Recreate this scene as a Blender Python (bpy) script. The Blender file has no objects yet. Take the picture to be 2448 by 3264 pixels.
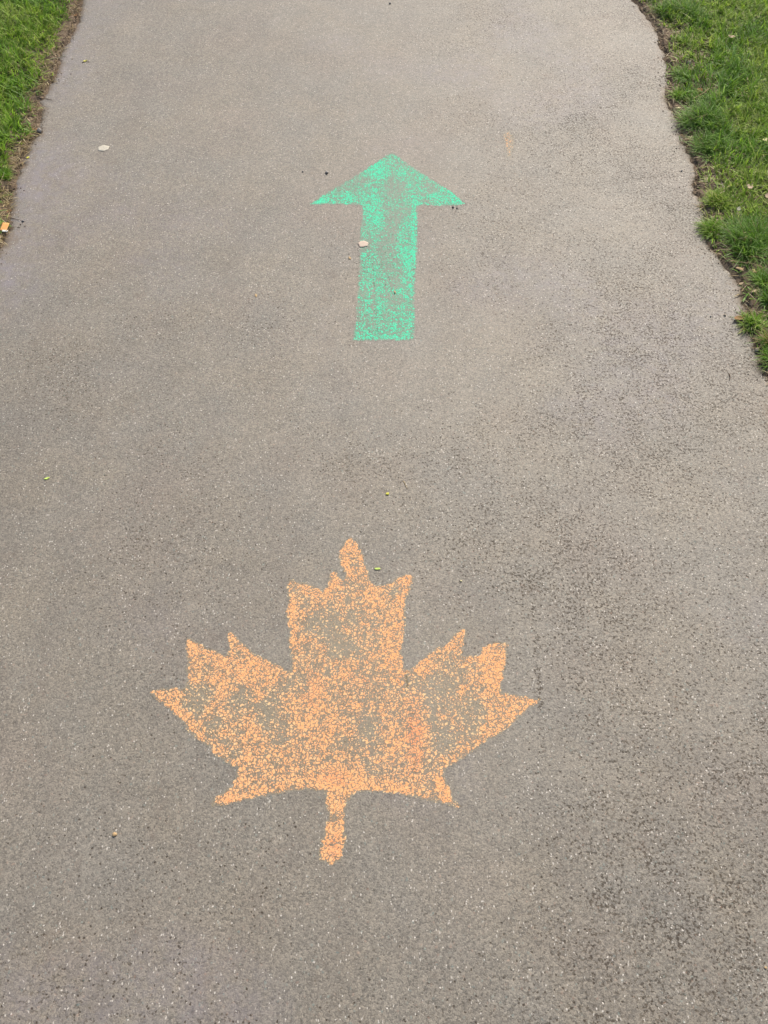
import bpy, bmesh, math, random
import numpy as np
from mathutils import Vector, Matrix, noise as mnoise

R = math.radians
scene = bpy.context.scene
col = scene.collection
random.seed(11)
rng = np.random.default_rng(5)

# ------------------------------------------------------------------ camera
CAM_H = 1.5
PITCH = 55.0                      # degrees below the horizon
FPX = 2822.0                      # focal length in photo pixels (2448 x 3264)
cd = bpy.data.cameras.new('camera')
cam = bpy.data.objects.new('camera', cd)
col.objects.link(cam)
cam.location = (0, 0, CAM_H)
cam.rotation_euler = (R(90 - PITCH), 0, 0)
cd.sensor_fit = 'VERTICAL'
cd.sensor_height = 24.0
cd.lens = FPX * 24.0 / 3264.0
cd.clip_start = 0.02
cd.clip_end = 500
scene.camera = cam

# ------------------------------------------------------------------ light
SUN_EL, SUN_AZ = 43.0, 24.0       # azimuth clockwise from +Y (ahead), so the sun stands ahead and to the right
w = bpy.data.worlds.new('World')
scene.world = w
w.use_nodes = True
nt = w.node_tree
bg = nt.nodes['Background']
sky = nt.nodes.new('ShaderNodeTexSky')
sky.sky_type = 'NISHITA'
sky.sun_disc = False
sky.sun_elevation = R(SUN_EL)
sky.sun_rotation = R(SUN_AZ)
sky.dust_density = 4.0
sky.air_density = 0.8
nt.links.new(sky.outputs[0], bg.inputs[0])
bg.inputs[1].default_value = 0.15
sd = bpy.data.lights.new('sun', 'SUN')
sd.energy = 2.6
sd.angle = R(12)
sd.color = (1.0, 0.93, 0.80)
sun = bpy.data.objects.new('sun', sd)
col.objects.link(sun)
sv = Vector((math.sin(R(SUN_AZ)) * math.cos(R(SUN_EL)), math.cos(R(SUN_AZ)) * math.cos(R(SUN_EL)), math.sin(R(SUN_EL))))
sun.rotation_euler = sv.to_track_quat('Z', 'Y').to_euler()
sun.location = (3, 4, 5)

scene.view_settings.view_transform = 'Standard'
scene.view_settings.look = 'None'
scene.view_settings.exposure = 0.28
scene.view_settings.gamma = 1.0

# ------------------------------------------------------------------ helpers
SP, CP = math.sin(R(PITCH)), math.cos(R(PITCH))

def at(u, v):
    """ground point (x, y) seen at photo pixel (u, v)"""
    a = (u - 1224.0) / FPX
    b = (v - 1632.0) / FPX
    t = CAM_H / (SP + b * CP)
    return (a * t, (CP - b * SP) * t)

def mm_per_px(v):
    b = (v - 1632.0) / FPX
    return CAM_H / (SP + b * CP) / FPX

def tag(o, label=None, cat=None, group=None, kind=None):
    if label: o['label'] = label
    if cat: o['category'] = cat
    if group: o['group'] = group
    if kind: o['kind'] = kind
    return o

def link_mesh(name, me, mat, parent=None, smooth=False):
    o = bpy.data.objects.new(name, me)
    col.objects.link(o)
    if mat: me.materials.append(mat)
    if smooth:
        me.polygons.foreach_set('use_smooth', np.ones(len(me.polygons), dtype=bool))
    if parent: o.parent = parent
    return o

def mesh_np(name, verts, quads=None, tris=None, attrs=None, colattr=None):
    """fast mesh from numpy arrays"""
    me = bpy.data.meshes.new(name)
    verts = np.asarray(verts, dtype=np.float32)
    me.vertices.add(len(verts))
    me.vertices.foreach_set('co', verts.ravel())
    nq = 0 if quads is None else len(quads)
    ntr = 0 if tris is None else len(tris)
    loops = []
    if nq: loops.append(np.asarray(quads, dtype=np.int32).ravel())
    if ntr: loops.append(np.asarray(tris, dtype=np.int32).ravel())
    loops = np.concatenate(loops)
    me.loops.add(len(loops))
    me.loops.foreach_set('vertex_index', loops)
    me.polygons.add(nq + ntr)
    starts = np.concatenate([np.arange(nq) * 4, nq * 4 + np.arange(ntr) * 3]).astype(np.int32)
    me.polygons.foreach_set('loop_start', starts)
    me.update(calc_edges=True)
    for k, a in (attrs or {}).items():
        at_ = me.attributes.new(k, 'FLOAT', 'POINT')
        at_.data.foreach_set('value', np.asarray(a, dtype=np.float32))
    if colattr is not None:
        c = me.attributes.new('col', 'FLOAT_COLOR', 'POINT')
        c4 = np.ones((len(verts), 4), dtype=np.float32)
        c4[:, :3] = colattr
        c.data.foreach_set('color', c4.ravel())
    return me

_tab = np.random.default_rng(77).random((256, 256))
def vnoise(x, y, s):
    """value noise 0..1, feature size s metres"""
    x = np.asarray(x, dtype=float) / s + 1000.3
    y = np.asarray(y, dtype=float) / s + 1000.7
    xi, yi = np.floor(x).astype(int), np.floor(y).astype(int)
    fx, fy = x - xi, y - yi
    fx = fx * fx * (3 - 2 * fx); fy = fy * fy * (3 - 2 * fy)
    a = _tab[xi % 256, yi % 256]; b = _tab[(xi + 1) % 256, yi % 256]
    c = _tab[xi % 256, (yi + 1) % 256]; d = _tab[(xi + 1) % 256, (yi + 1) % 256]
    return (a * (1 - fx) + b * fx) * (1 - fy) + (c * (1 - fx) + d * fx) * fy

def fbm(x, y, s, n=3):
    r = 0; a = 1; t = 0
    for i in range(n):
        r = r + a * vnoise(x + 3.1 * i, y - 1.7 * i, s / 2 ** i); t += a; a *= .55
    return r / t

def sstep(a, b, x):
    t = np.clip((x - a) / (b - a), 0, 1)
    return t * t * (3 - 2 * t)

# ------------------------------------------------------------------ path edges (photo pixels, far to near)
LEFT = [(260,0),(253,29),(250,54),(242,83),(221,119),(206,145),(190,172),(181,217),(159,260),(145,297),(130,320),(132,355),
        (123,394),(112,431),(87,467),(76,507),(65,550),(47,579),(40,615),(29,651),(31,687),(22,734),(7,767),(-12,800)]
RIGHT = [(2017,0),(2047,27),(2069,60),(2090,87),(2099,115),(2111,145),(2120,181),(2129,211),(2135,241),(2132,271),(2129,301),
         (2129,335),(2156,365),(2174,401),(2180,437),(2186,467),(2207,509),(2219,542),(2216,573),(2219,600),(2224,621),(2239,644),
         (2251,668),(2251,700),(2248,729),(2251,753),(2265,776),(2286,806),(2301,829),(2327,856),(2345,882),(2362,912),(2371,938),
         (2374,964),(2377,991),(2368,1011),(2366,1032),(2392,1056),(2407,1076),(2412,1100),(2421,1123),(2424,1147),(2430,1173),(2448,1191),(2475,1230)]
def edge_tab(poly, xm):
    p = sorted([at(u, v)[::-1] for u, v in poly])
    ys = [q[0] for q in p]; xs = [q[1] for q in p]
    lo = np.arange(-60, ys[0] - .12, .11); hi = np.arange(ys[-1] + .12, 90, .11)
    wl = xm + (fbm(lo, lo * 0, .5) - .5) * .09
    wh = xm + (fbm(hi, hi * 0 + 5, .5) - .5) * .09
    return np.concatenate([lo, ys, hi]), np.concatenate([wl, xs, wh])
EL = edge_tab(LEFT, -1.02)
ER = edge_tab(RIGHT, .885)
def xl(y): return np.interp(y, *EL) + (vnoise(y, y * 0, .022) - .5) * .012 + (vnoise(y, y * 0 + 3, .009) - .5) * .006
def xr(y): return np.interp(y, *ER) + (vnoise(y, y * 0 + 9, .022) - .5) * .012 + (vnoise(y, y * 0 + 13, .009) - .5) * .006
def outside(x, y):
    """metres beyond the nearer path edge (negative on the path)"""
    return np.maximum(xl(y) - x, x - xr(y))

# ------------------------------------------------------------------ node helpers
class NB:
    def __init__(s, mat):
        s.nt = mat.node_tree; s.n = s.nt.nodes; s.l = s.nt.links
    def new(s, t, **kw):
        n = s.n.new(t)
        for k, v in kw.items(): setattr(n, k, v)
        return n
    def put(s, sock, v):
        if hasattr(v, 'is_linked'): s.l.new(v, sock)
        else: sock.default_value = v
    def math(s, op, a, b=0.0, c=None, clamp=False):
        n = s.new('ShaderNodeMath', operation=op); n.use_clamp = clamp
        s.put(n.inputs[0], a); s.put(n.inputs[1], b)
        if c is not None: s.put(n.inputs[2], c)
        return n.outputs[0]
    def mapr(s, v, a, b, c=0.0, d=1.0, smooth=False):
        n = s.new('ShaderNodeMapRange'); n.clamp = True
        if smooth: n.interpolation_type = 'SMOOTHSTEP'
        s.put(n.inputs[0], v); s.put(n.inputs[1], a); s.put(n.inputs[2], b); s.put(n.inputs[3], c); s.put(n.inputs[4], d)
        return n.outputs[0]
    def mix(s, f, a, b, mode='MIX'):
        n = s.new('ShaderNodeMix', data_type='RGBA', blend_type=mode)
        s.put(n.inputs[0], f)
        for i, v in ((6, a), (7, b)):
            if isinstance(v, tuple) and len(v) == 3: v = v + (1,)
            s.put(n.inputs[i], v)
        return n.outputs[2]
    def attr(s, name):
        n = s.new('ShaderNodeAttribute'); n.attribute_name = name
        return n
    def noise(s, vec, sc, det=2.0, rough=.5, dist=0.0):
        n = s.new('ShaderNodeTexNoise'); s.l.new(vec, n.inputs['Vector'])
        n.inputs['Scale'].default_value = sc; n.inputs['Detail'].default_value = det
        n.inputs['Roughness'].default_value = rough; n.inputs['Distortion'].default_value = dist
        return n
    def voro(s, vec, sc, feat='F1', rnd=1.0):
        n = s.new('ShaderNodeTexVoronoi', feature=feat); s.l.new(vec, n.inputs['Vector'])
        n.inputs['Scale'].default_value = sc; n.inputs['Randomness'].default_value = rnd
        return n
    def sep(s, c):
        n = s.new('ShaderNodeSeparateColor'); s.l.new(c, n.inputs[0]); return n.outputs

def newmat(name):
    m = bpy.data.materials.new(name); m.use_nodes = True
    return m, NB(m), m.node_tree.nodes['Principled BSDF']

def asphalt(b, p, chalk=None):
    """worn asphalt; chalk = (bright, pale, wash) linear colours laid on the stones by the 'dens' attribute"""
    g = b.new('ShaderNodeNewGeometry').outputs['Position']
    wv = b.noise(g, 260, 1.0)
    off = b.new('ShaderNodeVectorMath', operation='MULTIPLY_ADD')
    b.l.new(wv.outputs['Color'], off.inputs[0]); off.inputs[1].default_value = (.0035, .0035, 0); b.l.new(g, off.inputs[2])
    gp = off.outputs[0]
    big = b.noise(g, 1.1, 3.0, .55).outputs[0]
    med = b.noise(g, 9.0, 4.0, .6).outputs[0]
    hue = b.noise(g, 5.0, 3.0, .6)
    v1 = b.voro(gp, 175); r1 = b.sep(v1.outputs['Color'])
    v2 = b.voro(gp, 370); r2 = b.sep(v2.outputs['Color'])
    e1 = b.voro(gp, 175, 'DISTANCE_TO_EDGE').outputs['Distance']
    pit = b.attr('pit').outputs['Fac']
    # tone
    base = b.mix(b.mapr(hue.outputs[0], .35, .65), (.200, .174, .130), (.184, .167, .134))
    base = b.mix(b.mapr(b.noise(g, 3.3, 2.0).outputs[0], .5, .75, 0, .55), base, (.198, .162, .126))
    k = b.math('ADD', b.mapr(big, .3, .7, .90, 1.08), b.mapr(med, .3, .7, -.08, .08))
    k = b.math('ADD', k, b.mapr(r1[0], 0, 1, -.09, .09))
    k = b.math('ADD', k, b.mapr(r2[0], 0, 1, -.38, .34))
    k = b.math('MULTIPLY', k, b.mapr(e1, 0, .1, .92, 1.0))
    k = b.math('ADD', k, b.mapr(b.noise(g, 620, 2, .7).outputs[0], .3, .7, -.36, .36))
    sm = b.new('ShaderNodeMapping'); b.l.new(g, sm.inputs['Vector']); sm.inputs['Scale'].default_value = (1, .16, 1)
    streak = b.math('MULTIPLY', b.mapr(b.noise(sm.outputs[0], 11, 4, .65).outputs[0], .48, .74, 0, .42), b.mapr(b.noise(g, 40, 3, .7).outputs[0], .3, .7, .4, 1))
    kk = b.new('ShaderNodeCombineColor')
    for i in range(3): b.l.new(k, kk.inputs[i])
    c = b.mix(1.0, base, kk.outputs[0], 'MULTIPLY')
    c = b.mix(streak, c, (.135, .112, .088))
    # lichen-blue bloom
    c = b.mix(b.math('MULTIPLY', b.attr('bloom').outputs['Fac'], b.mapr(b.noise(g, 30, 4, .7).outputs[0], .35, .65)), c, (.20, .18, .195))
    # open pits between the stones
    pn = b.noise(gp, 172, 2.4, .66).outputs[0]
    th = b.math('SUBTRACT', b.mapr(pit, 0, 1, .610, .515), b.mapr(pit, 1, 3, 0, .14))
    pm = b.mapr(b.math('SUBTRACT', pn, th), 0, .05, 0, .86)
    pb = b.noise(g, 21, 3, .6).outputs[0]
    pm = b.math('MULTIPLY', pm, b.math('MAXIMUM', b.mapr(pb, .40, .60, .35, 1.0), b.mapr(pit, 1, 1.6)))
    v5 = b.voro(gp, 235); r5 = b.sep(v5.outputs['Color'])
    cm = b.math('MULTIPLY', b.mapr(b.math('SUBTRACT', r5[2], b.mapr(pit, 0, 1, .99, .90)), 0, .02), b.mapr(v5.outputs['Distance'], .5, .25))
    pm = b.math('MAXIMUM', b.math('MULTIPLY', pm, b.mapr(pit, .3, 1.2, .5, .9)), b.math('MULTIPLY', cm, .85))
    c = b.mix(pm, c, (.048, .035, .024))
    # soil dust trodden onto the margins
    c = b.mix(b.mapr(b.math('ADD', b.attr('dust').outputs['Fac'], b.mapr(b.noise(g, 75, 5, .75).outputs[0], .3, .7, -.45, .45)), .25, .6, 0, .9), c, (.155, .118, .08))
    c = b.mix(b.mapr(b.noise(g, 17, 5, .72, .4).outputs[0], .58, .74, 0, .45), c, (.12, .085, .058))
    # mineral glints: small pale chips and slivers
    st = b.new('ShaderNodeMapping'); b.l.new(gp, st.inputs['Vector'])
    st.inputs['Rotation'].default_value = (0, 0, .6); st.inputs['Scale'].default_value = (1, .45, 1)
    gth = b.mapr(b.noise(g, 26, 3, .6).outputs[0], .46, .72, .975, .90)
    v3 = b.voro(st.outputs[0], 380); r3 = b.sep(v3.outputs['Color'])
    gl = b.math('MULTIPLY', b.math('GREATER_THAN', r3[0], gth), b.mapr(v3.outputs['Distance'], .42, .25))
    v4 = b.voro(gp, 290); r4 = b.sep(v4.outputs['Color'])
    gl2 = b.math('MULTIPLY', b.math('GREATER_THAN', r4[1], b.math('ADD', gth, .016)), b.mapr(v4.outputs['Distance'], .42, .25))
    gl = b.math('MAXIMUM', b.math('MULTIPLY', gl, .75), gl2)
    c = b.mix(gl, c, (.56, .52, .45))
    # rare chalk-dust coloured grains
    rc = b.mix(r2[2], (.16, .27, .25), (.36, .21, .14))
    c = b.mix(b.math('MULTIPLY', b.math('GREATER_THAN', r2[1], .97), .3), c, rc)
    h = b.math('ADD', b.math('MULTIPLY', b.mapr(e1, 0, .25), .6), b.math('MULTIPLY', b.math('SUBTRACT', 1.0, v2.outputs['Distance']), .5))
    h = b.math('SUBTRACT', h, b.math('MULTIPLY', pm, 1.6))
    rough = .66
    spec = b.mapr(pm, 0, .6, .85, .3)
    if chalk:
        bright, pale, wash = chalk
        d = b.attr('dens').outputs['Fac']; rd = b.attr('red').outputs['Fac']
        ca = b.voro(gp, 165); ra = b.sep(ca.outputs['Color'])
        cb = b.voro(gp, 290); rb = b.sep(cb.outputs['Color'])
        ea = b.voro(gp, 165, 'DISTANCE_TO_EDGE').outputs['Distance']
        eb = b.voro(gp, 290, 'DISTANCE_TO_EDGE').outputs['Distance']
        # patchy pressure of the stick
        dn = b.math('ADD', d, b.mapr(b.noise(g, 60, 4, .7).outputs[0], .25, .75, -.24, .24))
        dn = b.math('ADD', dn, b.mapr(b.noise(g, 300, 2, .6).outputs[0], .3, .7, -.12, .12))
        lim = b.mapr(dn, .35, 1.15, .48, .06)
        m1 = b.math('MULTIPLY', b.mapr(b.math('SUBTRACT', b.math('MULTIPLY', dn, .98), ra[0]), .0, .1), b.mapr(b.math('SUBTRACT', ea, b.math('MULTIPLY', lim, .5)), 0, .04))
        m2 = b.math('MULTIPLY', b.mapr(b.math('SUBTRACT', b.mapr(dn, -.15, .7, 0, .86), rb[0]), .0, .1), b.mapr(b.math('SUBTRACT', eb, b.math('MULTIPLY', lim, .6)), 0, .06))
        m = b.math('MAXIMUM', m1, m2)
        m = b.math('MULTIPLY', m, b.mapr(pn, .64, .59, .12, 1.0))
        m = b.math('MULTIPLY', m, b.mapr(d, .03, .16))
        ccol = b.mix(b.mapr(b.math('ADD', dn, b.math('MULTIPLY', rb[1], .25)), .45, .95), pale, bright)
        rdcol = tuple((bright[0] * .96, bright[1] * .72, bright[2] * .78))
        ccol = b.mix(b.math('MULTIPLY', rd, .8), ccol, rdcol)
        ccol = b.mix(b.mapr(rb[2], 0, 1, .0, .4), ccol, (.82, .56, .30) if bright[0] > .5 else (.16, .62, .46))
        c = b.mix(b.mapr(d, .02, .4, 0, .65), c, b.mix(.6, c, wash))
        c = b.mix(b.mapr(dn, .3, .9, .1, .7), c, b.mix(1.0, c, (.40, .34, .30), 'MULTIPLY'))
        c = b.mix(b.math('MULTIPLY', b.mapr(dn, .15, .95, .0, .20), b.mapr(b.noise(g, 420, 3, .7).outputs[0], .35, .65, .3, 1.0)), c, b.mix(.5, pale, bright))
        c = b.mix(b.math('MULTIPLY', m, b.mapr(dn, .1, .6, .78, .97)), c, ccol)
        rough = b.mapr(m, 0, 1, .66, .95)
        spec = b.math('MULTIPLY', spec, b.mapr(m, 0, 1, 1, .2))
        h = b.math('ADD', h, b.math('MULTIPLY', m, .3))
    bp = b.new('ShaderNodeBump'); bp.inputs['Strength'].default_value = .5; bp.inputs['Distance'].default_value = .0006
    b.put(bp.inputs['Height'], h)
    b.l.new(c, p.inputs['Base Color']); b.put(p.inputs['Roughness'], rough)
    b.put(p.inputs['Specular IOR Level'], spec)
    b.l.new(bp.outputs[0], p.inputs['Normal'])

M = {}
m, b, p = newmat('asphalt'); asphalt(b, p); M['asphalt'] = m
m, b, p = newmat('orange_chalk'); asphalt(b, p, ((.86, .39, .165), (.74, .60, .34), (.235, .215, .125))); M['orange'] = m
m, b, p = newmat('green_chalk'); asphalt(b, p, ((.06, .72, .39), (.17, .52, .33), (.13, .24, .17))); M['green'] = m

# soil
m, b, p = newmat('soil')
g = b.new('ShaderNodeNewGeometry').outputs['Position']
c = b.mix(b.mapr(b.noise(g, 6, 4, .6).outputs[0], .35, .65), (.15, .108, .072), (.22, .168, .115))
c = b.mix(b.mapr(b.noise(g, 90, 4, .7).outputs[0], .45, .7), c, (.08, .056, .036))
v = b.voro(g, 260); r = b.sep(v.outputs['Color'])
c = b.mix(b.math('MULTIPLY', b.math('GREATER_THAN', r[0], .93), .8), c, (.34, .26, .17))
far = b.attr('lawn').outputs['Fac']
gcol = b.mix(b.mapr(b.noise(g, 38, 5, .8).outputs[0], .35, .65), (.04, .075, .015), (.15, .25, .04))
c = b.mix(far, c, gcol)
b.l.new(c, p.inputs['Base Color']); p.inputs['Roughness'].default_value = .95
p.inputs['Specular IOR Level'].default_value = .2
bp = b.new('ShaderNodeBump'); bp.inputs['Distance'].default_value = .006; bp.inputs['Strength'].default_value = .8
b.l.new(b.noise(g, 120, 5, .7).outputs[0], bp.inputs['Height']); b.l.new(bp.outputs[0], p.inputs['Normal'])
M['soil'] = m

# plant blades, coloured blade by blade
m, b, p = newmat('grass_blade')
a = b.attr('col').outputs['Color']
b.l.new(a, p.inputs['Base Color']); p.inputs['Roughness'].default_value = .5
p.inputs['Specular IOR Level'].default_value = .35
tr = b.new('ShaderNodeBsdfTranslucent'); b.l.new(b.mix(.4, a, (.22, .36, .03)), tr.inputs[0])
ms = b.new('ShaderNodeMixShader'); ms.inputs[0].default_value = .47
b.l.new(p.outputs[0], ms.inputs[1]); b.l.new(tr.outputs[0], ms.inputs[2])
b.l.new(ms.outputs[0], b.n['Material Output'].inputs[0])
M['blade'] = m

def plain(name, c1, c2, scale=400, rough=.8, bump=.0006, spec=.3):
    m, b, p = newmat(name)
    g = b.new('ShaderNodeNewGeometry').outputs['Position']
    n = b.noise(g, scale, 4, .65).outputs[0]
    b.l.new(b.mix(b.mapr(n, .35, .65), c1, c2), p.inputs['Base Color'])
    p.inputs['Roughness'].default_value = rough; p.inputs['Specular IOR Level'].default_value = spec
    bp = b.new('ShaderNodeBump'); bp.inputs['Distance'].default_value = bump; bp.inputs['Strength'].default_value = .8
    b.l.new(n, bp.inputs['Height']); b.l.new(bp.outputs[0], p.inputs['Normal'])
    return m
M['gum_white'] = plain('gum_white', (.58, .54, .43), (.45, .42, .34), 170, .7)
M['gum_pink'] = plain('gum_pink', (.62, .50, .39), (.50, .40, .32), 170, .7)
M['stone_dark'] = plain('stone_dark', (.15, .14, .125), (.24, .22, .195), 300, .45, spec=.6)
M['stone_pale'] = plain('stone_pale', (.42, .36, .27), (.30, .25, .19), 300, .8)
M['stone_grey'] = plain('stone_grey', (.20, .18, .16), (.12, .10, .09), 300, .8)
M['paper_orange'] = plain('paper_orange', (.86, .47, .17), (.76, .38, .13), 500, .75, .0002)
M['paper_white'] = plain('paper_white', (.82, .80, .74), (.7, .66, .58), 500, .8, .0002)
M['petal_yellow'] = plain('petal_yellow', (.62, .60, .08), (.50, .46, .06), 500, .6)
M['petal_lime'] = plain('petal_lime', (.62, .76, .18), (.45, .60, .12), 500, .6)
M['petal_cream'] = plain('petal_cream', (.72, .66, .36), (.60, .52, .28), 500, .7)
M['leaf_brown'] = plain('leaf_brown', (.34, .19, .09), (.20, .11, .05), 200, .8)
M['leaf_red'] = plain('leaf_red', (.40, .13, .05), (.26, .09, .04), 200, .8)
M['leaf_pale'] = plain('leaf_pale', (.50, .40, .26), (.36, .27, .16), 200, .8)
M['leaf_grey'] = plain('leaf_grey', (.34, .34, .24), (.22, .23, .15), 200, .8)
M['twig'] = plain('twig', (.20, .14, .09), (.10, .07, .05), 300, .85)
M['straw'] = plain('straw', (.52, .41, .22), (.38, .28, .14), 300, .8)
M['wood'] = plain('wood', (.55, .40, .22), (.42, .28, .14), 400, .8)

# ------------------------------------------------------------------ setting: path
def pit_field(x, y):
    r = .15 + .66 * sstep(.0, .45, x) + (fbm(x, y, .22, 4) - .5) * 1.5
    r = r - .25 * sstep(1.5, 2.5, y)
    r = np.clip(r, 0, 1)
    # two straight seams of open pits running along the path
    for (u0, v0, u1, v1, wd, am) in SEAMS:
        (ax, ay), (bx, by) = at(u0, v0), at(u1, v1)
        dx, dy = bx - ax, by - ay
        L2 = dx * dx + dy * dy
        t = np.clip(((x - ax) * dx + (y - ay) * dy) / L2, 0, 1)
        dd = np.hypot(x - ax - t * dx + (vnoise(x, y, .03) - .5) * .008, y - ay - t * dy)
        r = r + am * np.exp(-(dd / wd) ** 2) * sstep(.15, .5, vnoise(x, y, .035))
    return np.clip(r, 0, 3.0)
SEAMS = [(1708, 2030, 1732, 2420, .0026, 1.3), (1292, 2080, 1318, 2470, .0032, 1.7), (1186, 840, 1202, 1060, .004, .9), (1690, 1850, 1708, 2030, .004, .9)]

def build_path():
    ys = np.concatenate([np.arange(-12, -1, .25), np.arange(-1, 0, .02), np.arange(0, 3.5, .006), np.arange(3.5, 6, .03), np.arange(6, 60, .5)])
    nx = 260
    t = np.linspace(0, 1, nx)
    A, B = xl(ys), xr(ys)
    X = A[:, None] + (B - A)[:, None] * t[None, :]
    Y = np.repeat(ys[:, None], nx, 1)
    edge = np.minimum(X - A[:, None], B[:, None] - X)
    Z = -.0035 * (1 - sstep(0, .015, edge)) + (fbm(X, Y, .5) - .5) * .004 * sstep(0.02, .1, edge) * 0
    V = np.stack([X, Y, Z], -1).reshape(-1, 3)
    ny = len(ys)
    idx = np.arange(ny * nx).reshape(ny, nx)
    q = np.stack([idx[:-1, :-1], idx[:-1, 1:], idx[1:, 1:], idx[1:, :-1]], -1).reshape(-1, 4)
    # skirts give the slab its thickness
    n0 = len(V)
    sl = V[idx[:, 0]].copy(); sl[:, 2] -= .04
    sr = V[idx[:, -1]].copy(); sr[:, 2] -= .04
    il = n0 + np.arange(ny); ir = n0 + ny + np.arange(ny)
    ql = np.stack([idx[:-1, 0], idx[1:, 0], il[1:], il[:-1]], -1)
    qr = np.stack([idx[:-1, -1], ir[:-1], ir[1:], idx[1:, -1]], -1)
    V = np.concatenate([V, sl, sr]); Q = np.concatenate([q, ql, qr])
    x, y = V[:, 0], V[:, 1]
    bloom = (1 - sstep(.02, .22, x - xl(y))) * .55 * sstep(.3, .6, fbm(x, y, .3)) + .35 * sstep(.55, .75, fbm(x + 5, y, .4))
    dd = np.minimum(x - xl(y), xr(y) - x)
    dust = 1.0 * np.exp(-dd / (.006 + .034 * vnoise(x, y, .06) ** 2)) 
    me = mesh_np('path', V, quads=Q, attrs={'pit': pit_field(x, y), 'bloom': bloom, 'dust': dust})
    tag(link_mesh('path', me, M['asphalt'], smooth=True), kind='structure')
build_path()

# ------------------------------------------------------------------ setting: ground
def ground_z(x, y):
    s = outside(x, y)
    z = -.035 * (1 - sstep(-.03, -.004, s)) 
    nz = (fbm(x, y, .025, 3) - .5) * .016
    z = z + sstep(-.006, .02, s) * .004 + nz * sstep(-.02, .01, s) - .002 * (1 - sstep(.0, .02, s)) * sstep(-.03, -.004, s)
    z = z + sstep(.02, .3, s) * ((fbm(x, y, .3) - .4) * .03 + .006)
    return z
def build_ground():
    xs = np.concatenate([-np.geomspace(90, 2.0, 30), np.arange(-1.98, -1.3, .02), np.arange(-1.3, -.93, .005), np.arange(-.9, .8, .05), np.arange(.80, 1.5, .005), np.arange(1.5, 2.0, .02), np.geomspace(2.0, 90, 30)])
    ys = np.concatenate([-np.geomspace(60, 1.0, 25), np.arange(-.98, .6, .02), np.arange(.6, 3.6, .006), np.arange(3.6, 6, .03), np.geomspace(6, 100, 30)])
    X, Y = np.meshgrid(xs, ys)
    Z = ground_z(X, Y)
    Z = np.where(np.hypot(X, Y) > 10, np.where(outside(X, Y) > 0, .0, -.035), Z)
    V = np.stack([X, Y, Z], -1).reshape(-1, 3)
    ny, nx = X.shape
    idx = np.arange(ny * nx).reshape(ny, nx)
    q = np.stack([idx[:-1, :-1], idx[:-1, 1:], idx[1:, 1:], idx[1:, :-1]], -1).reshape(-1, 4)
    x, y = V[:, 0], V[:, 1]
    s = outside(x, y)
    lawn = sstep(.04, .3, s + (fbm(x, y, .08) - .5) * .15) * .8
    me = mesh_np('ground', V, quads=q, attrs={'lawn': lawn})
    tag(link_mesh('ground', me, M['soil'], smooth=True), kind='structure')
build_ground()

# ------------------------------------------------------------------ grass
C_GREEN = np.array([[.19, .35, .03], [.24, .41, .04], [.28, .45, .05], [.14, .29, .028]])
C_YEL = np.array([[.31, .45, .06], [.27, .42, .05], [.42, .49, .12]])
C_DARK = np.array([[.14, .29, .034], [.20, .36, .05], [.26, .41, .11]])
C_DRY = np.array([[.46, .36, .19], [.36, .26, .13], [.24, .16, .09], [.55, .46, .28]])

def blades(base, az, length, width, lean, curl, cols, nseg=3, z0=None):
    """ribbon blades: base (n,2), lean = start tilt from vertical, curl = extra tilt towards the tip"""
    n = len(base)
    if z0 is None: z0 = ground_z(base[:, 0], base[:, 1]) - .003
    d = np.stack([np.cos(az), np.sin(az)], -1)
    sd_ = az + np.pi / 2 + rng.normal(0, .35, n)
    side = np.stack([np.cos(sd_), np.sin(sd_)], -1)
    P = np.zeros((n, nseg + 1, 3))
    P[:, 0, :2] = base; P[:, 0, 2] = z0
    for k in range(nseg):
        a = lean + curl * (k + .5) / nseg
        st = (length / nseg)[:, None]
        P[:, k + 1, :2] = P[:, k, :2] + d * st * np.sin(a)[:, None]
        P[:, k + 1, 2] = P[:, k, 2] + (length / nseg) * np.cos(a)
    gz = ground_z(P[:, :, 0], P[:, :, 1])
    gz = np.where(outside(P[:, :, 0], P[:, :, 1]) < .01, np.maximum(gz, .001), gz)
    P[:, 1:, 2] = np.maximum(P[:, 1:, 2], gz[:, 1:] + .0015 + rng.random((n, 1)) * .002)
    wprof = [.75, 1.0, .72, .4][:nseg] if nseg > 2 else [.9, .8]
    verts = []
    for k in range(nseg):
        wk = (width * wprof[k] * .5)[:, None]
        for s in (-1, 1):
            q = P[:, k].copy(); q[:, :2] += s * side * wk; verts.append(q)
    verts.append(P[:, nseg])
    nv = 2 * nseg + 1
    V = np.stack(verts, 1).reshape(-1, 3)
    i0 = np.arange(n) * nv
    Q = np.concatenate([np.stack([i0 + 2 * k, i0 + 2 * k + 1, i0 + 2 * k + 3, i0 + 2 * k + 2], -1) for k in range(nseg - 1)])
    T = np.stack([i0 + nv - 3, i0 + nv - 2, i0 + nv - 1], -1)
    C = np.repeat(cols, nv, 0)
    return V, Q, T, C

def pick(pal, n): return pal[rng.integers(0, len(pal), n)] * rng.uniform(.45, 1.5, (n, 1))

def join_blades(lst):
    V, Q, T, C = [], [], [], []; o = 0
    for v, q, t, c in lst:
        V.append(v); Q.append(q + o); T.append(t + o); C.append(c); o += len(v)
    return np.concatenate(V), np.concatenate(Q), np.concatenate(T), np.concatenate(C)

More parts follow.
